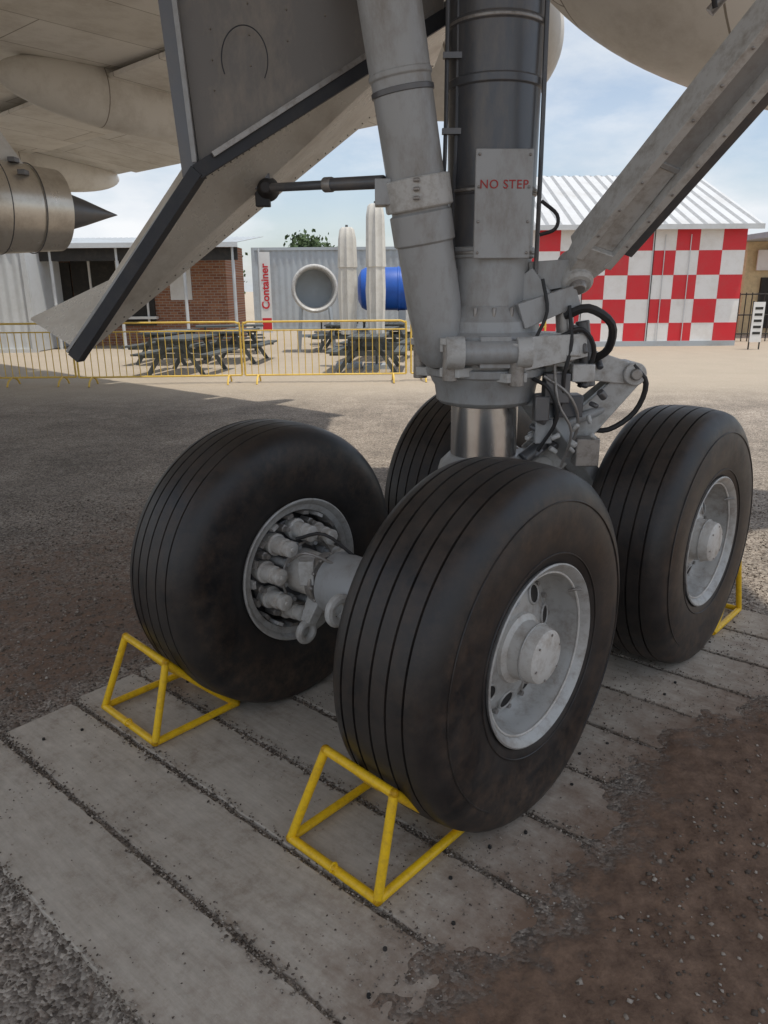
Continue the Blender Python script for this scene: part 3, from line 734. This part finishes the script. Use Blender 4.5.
def umb(x,y,h,name):
    e=empty(name);b=MB();g=-.045
    n=24;vs=[];fs=[];pr=[(.75,.15),(1.2,.17),(1.7,.19),(2.2,.17),(2.21,.19),(h-.25,.17),(h-.05,.14),(h,.10)]
    for z,r in pr:
        for j in range(n):
            t=2*math.pi*j/n;q=r*(1+.18*math.cos(8*t)+.05*math.sin(3*t+z*3));vs.append((x+q*math.cos(t),y+q*math.sin(t),g+z))
    for i in range(len(pr)-1):
        for j in range(n):fs.append((i*n+j,i*n+(j+1)%n,(i+1)*n+(j+1)%n,(i+1)*n+j))
    fs.append(tuple((len(pr)-1)*n+j for j in range(n)))
    b.add(vs,fs,'canvas');b.cyl((x,y,g),(x,y,g+h+.05),.03,'wood_t');b.box((x,y,g+.05),(.3,.3,.05),'cont')
    b.obj("canopy",e)
umb(-.78,17.5,3.05,"closed_umbrella");umb(-.14,17.2,3.5,"closed_umbrella.001")
# ---------------------------------------------------------------- checkered building
cb=empty("checkered_container_building")
b=MB();g=-.045;x0,x1,y0,y1,hw=3.9,10.75,23.2,33.2,3.42;yr=28.2;zr=5.42
b.box(((x0+x1)/2,(y0+y1)/2,(g+hw)/2),((x1-x0)/2,(y1-y0)/2,(hw-g)/2),'white')
b.obj("walls",cb)
b=MB();cw=(x1-x0)/10;ch=(hw-g)/5
for i in range(10):
    for j in range(5):
        if (i+j)%2==1:
            b.box((x0+cw*(i+.5),y0-.004,g+ch*(j+.5)),(cw/2,.004,ch/2-.0),'red')
for j in range(5):
    for i in range(14):
        if (i+j)%2==0:b.box((x1+.004,y0+.714*(i+.5),g+ch*(j+.5)),(.004,.357,ch/2),'red')
b.obj("painted_checks",cb)
b=MB()
for i in(3,6):
    b.box((x0+cw*i,y0-.02,(g+hw)/2),(.012,.012,(hw-g)/2-.05),'contl')
    b.box((x0+cw*i+.035,y0-.014,(g+hw)/2),(.010,.006,(hw-g)/2-.05),'dark')
for xx in(x0+cw*6.5,x0+cw*7.6):b.cyl((xx,y0-.04,g+.15),(xx,y0-.04,hw-.25),.014,'contl',n=8)
b.box(((x0+x1)/2,y0-.03,g+.08),((x1-x0)/2,.03,.08),'cont')
b.obj("door_seams",cb)
def corr_roof(b,xa,xb,ya,za,yb,zb,k,pitch=.19,amp=.02,flank_shade=None):
    n=int((xb-xa)/pitch*4);vs=[];fs=[];fr=[]
    for i in range(n+1):
        x=xa+(xb-xa)*i/n;dz=amp*[0,1,1,0][i%4]
        vs+=[(x,ya,za+dz),(x,yb,zb+dz)]
    for i in range(n):
        q=(2*i,2*i+2,2*i+3,2*i+1)
        (fr if flank_shade and i%4==0 else fs).append(q)  # one flank of each corrugation takes the painted shade colour
    b.add(vs,fs,k)
    if fr:b.add(vs,fr,flank_shade)
b=MB()
corr_roof(b,x0-.3,x1+.30,y0-.35,hw-.02,yr,zr,'roof',.38,.035,'roofshade');corr_roof(b,x0-.3,x1+.30,y1+.3,hw-.02,yr,zr,'roof')
b.box(((x0+x1)/2+.02,y0-.37,hw-.06),((x1-x0)/2+.29,.02,.07),'contl')
b.slab([(x1+.02,y0,hw-.03),(x1+.02,y1,hw-.03),(x1+.02,yr,zr-.06)],(-.03,0,0),'white')
b.slab([(x0-.02,y0,hw-.03),(x0-.02,y1,hw-.03),(x0-.02,yr,zr-.06)],(.03,0,0),'white')
b.obj("roof",cb,angle=20)
def container(x0,x1,y,d,h,k,name,z0=-.045):
    e=empty(name);b=MB()
    n=int((x1-x0)/.28)*4;vs=[];fs=[]
    for i in range(n+1):
        x=x0+(x1-x0)*i/n;dy=.04*[0,0,1,1][i%4]
        vs+=[(x,y+dy,z0+.12),(x,y+dy,z0+h-.12)]
    for i in range(n):fs.append((2*i,2*i+2,2*i+3,2*i+1))
    b.add(vs,fs,k)
    b.box(((x0+x1)/2,y+d/2+.06,z0+h/2),((x1-x0)/2-.02,d/2-.01,h/2-.03),k)
    for zz in(z0+.06,z0+h-.06):b.box(((x0+x1)/2,y-.0,zz),((x1-x0)/2,.05,.06),k)
    for xx in(x0,x1):b.box((xx,y-.005,z0+h/2),(.07,.055,h/2),k)
    b.obj("body",e);return e
container(-5.6,.9,34,2.4,3.5,'cont',"shipping_container")
container(1.0,7.5,34.5,2.4,3.3,'contl',"shipping_container.001")
container(-13.5,-10.3,22.5,2.4,3.25,'contl',"shipping_container.002")
bl=empty("brick_canteen_building")
b=MB()
b.box((-8.0,27,1.55),(2.9,1.6,1.6),'brick');b.obj("brick_walls",bl)
b=MB()
b.box((-8.8,25.35,1.75),(1.3,.05,1.15),'dark');b.box((-10.4,25.35,1.5),(.25,.05,1.1),'dark')
for xx in(-9.5,-8.6,-7.7):b.box((xx,25.27,1.75),(.03,.03,1.1),'white')
b.box((-8.8,25.2,.85),(1.4,.12,.04),'white')
b.box((-6.6,25.37,1.9),(.35,.02,.5),'white')
b.obj("windows_and_door",bl)
b=MB()
corr_roof(b,-12.2,-4.3,23.4,3.05,28.8,3.55,'cont',.2,.02)
b.box((-8.25,23.38,3.0),(3.95,.03,.07),'contl')
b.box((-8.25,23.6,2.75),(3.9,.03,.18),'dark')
for xx in(-12,-10,-8,-6,-4.5):b.cyl((xx,23.6,g),(xx,23.6,3.05),.05,'contl',n=10)
b.obj("canopy_roof",bl)
bs=empty("banner_sign");b=MB()
b.box((-3.75,24.9,1.6),(.17,.02,1.25),'white');b.cyl((-3.93,24.9,g),(-3.93,24.9,2.95),.03,'contl')
b.box((-3.75,24.878,.62),(.15,.003,.2),'red')
b.obj("board",bs)
cu=bpy.data.curves.new("lettering","FONT");cu.body="Container";cu.size=.34;cu.extrude=.002;cu.offset=.008;t=bpy.data.objects.new("lettering",cu);scene.collection.objects.link(t);t.parent=bs;t.matrix_world=Matrix.Translation((-3.65,24.87,1.1))@Matrix.Rotation(-math.pi/2,4,'Y')@Matrix.Rotation(math.pi/2,4,'X');cu.materials.append(M['red'])
ec=empty("engine_inlet_cowl");b=MB()
c=V((-1.90,21.8,1.72));ax=V((.12,-1,0)).normalized()
b.lathe(c,ax,[(-.9,.60),(-.3,.66),(0,.66),(.05,.63),(.06,.60),(.03,.56),(-.1,.54),(-.8,.52)],'lgrey',48,False)
b.lathe(c,ax,[(-.7,.53),(-.71,.2),(-.6,.0)],'cont',40,False)
for xx in(-.4,.4):b.beam(c+V((xx,0,-.5)),c+V((xx*1.3,.1,-1.76)),.08,.08,'cont')
b.beam(c+V((-.5,.1,-1.3)),c+V((.5,.1,-1.3)),.08,.08,'cont');b.obj("cowl",ec)
bt=empty("blue_water_tank");b=MB()
b.lathe((-.75,23.5,1.70),(1,0,0),[(0,.0),(.02,.35),(.12,.55),(.25,.62),(1.2,.63),(1.22,.65),(1.26,.65),(1.28,.63),(2.6,.62),(2.75,.5),(2.8,0)],'blue',40,False)
for xx in(-.3,.6,1.6):b.box((xx,23.5,.52),(.1,.45,.56),'cont')
b.obj("tank",bt)
sg=empty("notice_board");b=MB()
b.box((10.6,21.6,.72),(.16,.02,.55),'white');b.cyl((10.45,21.63,g),(10.45,21.63,1.3),.02,'dark');b.cyl((10.75,21.63,g),(10.75,21.63,1.3),.02,'dark')
for i in range(5):b.box((10.6,21.577,1.1-.17*i),(.11,.003,.035),'dark')
b.obj("board",sg)
ks=empty("cream_kiosk");b=MB()
b.box((16.5,30,1.6),(3.2,1.5,1.65),'signy');b.box((16.5,28.45,1.1),(2.6,.06,.9),'dark');b.box((16.5,28.2,3.35),(3.6,2.2,.09),'cont')
b.box((15.2,28.3,2.6),(1.6,.03,.35),'white')
b.obj("walls",ks)
fn=empty("mesh_fence");b=MB()
for i in range(50):b.cyl((11.4+i*.2,25,g),(11.4+i*.2,25,1.5),.018,'dark',n=6)
for zz in(.2,.8,1.45):b.cyl((11.4,25,zz),(21.4,25,zz),.022,'dark',n=6)
b.obj("rails",fn)
def tree(x,y,h,r,name,nleaf=2600):
    e=empty(name);b=MB()
    b.path([(x,y,0),(x+.1,y,h*.3),(x-.1,y,h*.6)],(h*.03,h*.012),'bark',8)
    cl=[]
    for i in range(16):
        a=random.uniform(0,6.28);q=random.uniform(.1,.75)*r;zz=h*random.uniform(.5,.9)
        c=V((x+q*math.cos(a),y+q*math.sin(a),zz));cl.append((c,r*random.uniform(.25,.45)))
        b.path([(x,y,h*.35),(x*.5+c.x*.5,y*.5+c.y*.5,h*.5),c],(h*.01,h*.003),'bark',5,2)
    b.obj("trunk_and_limbs",e)
    b=MB();vs=[];fs=[]
    for i in range(nleaf):
        c,cr=random.choice(cl);d=V((random.gauss(0,1),random.gauss(0,1),random.gauss(0,.7)))*cr*.6
        p=c+d;s=random.uniform(.10,.26);u=V((random.gauss(0,1),random.gauss(0,1),random.gauss(0,1))).normalized();w=u.orthogonal().normalized()
        o=len(vs);vs+=[p+u*s,p+w*s*.6,p-u*s,p-w*s*.6];fs.append((o,o+1,o+2,o+3))
    b.add(vs,fs,'leaf');b.obj("crown",e)
tree(-6.0,62,6.0,2.0,"tree");tree(28,70,6.5,3.5,"tree.001");tree(-14,62,5,3,"tree.002")
# ---------------------------------------------------------------- light
world=bpy.data.worlds.new("World");scene.world=world;world.use_nodes=True;nt=world.node_tree;L=nt.links.new
bg=nt.nodes["Background"]
SD=V((.20,-.14,.97)).normalized()
el=math.asin(SD.z);az=math.atan2(SD.x,SD.y)
sky=N(nt,"ShaderNodeTexSky",sky_type='NISHITA');sky.sun_disc=False;sky.sun_elevation=el;sky.sun_rotation=az;sky.dust_density=1.5;sky.air_density=1.
tc=N(nt,"ShaderNodeTexCoord");mp=N(nt,"ShaderNodeMapping");mp.inputs["Scale"].default_value=(1,1,2.6);L(tc.outputs["Generated"],mp.inputs[0])
nz=N(nt,"ShaderNodeTexNoise",Scale=2.6,Detail=7.,Roughness=.6);L(mp.outputs[0],nz.inputs["Vector"])
rp=N(nt,"ShaderNodeValToRGB");rp.color_ramp.elements[0].position=.42;rp.color_ramp.elements[1].position=.62;L(nz.outputs["Fac"],rp.inputs["Fac"])
nz2=N(nt,"ShaderNodeTexNoise",Scale=6.,Detail=6.);L(mp.outputs[0],nz2.inputs["Vector"])
rc=N(nt,"ShaderNodeValToRGB");rc.color_ramp.elements[0].position=.3;rc.color_ramp.elements[0].color=(4.5,5.0,5.6,1);rc.color_ramp.elements[1].position=.7;rc.color_ramp.elements[1].color=(6.5,6.6,6.75,1);L(nz2.outputs["Fac"],rc.inputs["Fac"])
sm=N(nt,"ShaderNodeMath",operation='MULTIPLY_ADD');sm.inputs[1].default_value=.65;sm.inputs[2].default_value=.30;L(rp.outputs[0],sm.inputs[0])
mx=N(nt,"ShaderNodeMix",data_type='RGBA');L(sm.outputs[0],mx.inputs[0]);L(sky.outputs[0],mx.inputs[6]);L(rc.outputs[0],mx.inputs[7])
L(mx.outputs[2],bg.inputs[0]);bg.inputs[1].default_value=.15
sl=bpy.data.lights.new("sun","SUN");sl.energy=3.1;sl.angle=math.radians(1.2);sl.color=(1,.94,.84)
so=bpy.data.objects.new("sun",sl);scene.collection.objects.link(so);so.rotation_euler=SD.to_track_quat('Z','Y').to_euler();so.location=(0,0,30)
# ---------------------------------------------------------------- camera
cam=bpy.data.cameras.new("camera");co=bpy.data.objects.new("camera",cam);scene.collection.objects.link(co)
f,pt,ro=740.9,.2919,.0076
fw=V((0,math.cos(pt),-math.sin(pt)));up=V((0,math.sin(pt),math.cos(pt)));rt=V((1,0,0))
c_,s_=math.cos(ro),math.sin(ro)
r2=rt*c_-up*s_;u2=rt*s_+up*c_
Mx=Matrix((r2,u2,-fw)).transposed().to_4x4();Mx.translation=(0,0,H);co.matrix_world=Mx
cam.sensor_fit='VERTICAL';cam.sensor_height=36;cam.sensor_width=27;cam.lens=f/1024*36;cam.clip_end=3000;cam.clip_start=.05
scene.camera=co
scene.view_settings.view_transform='Standard';scene.view_settings.look='None';scene.view_settings.exposure=0
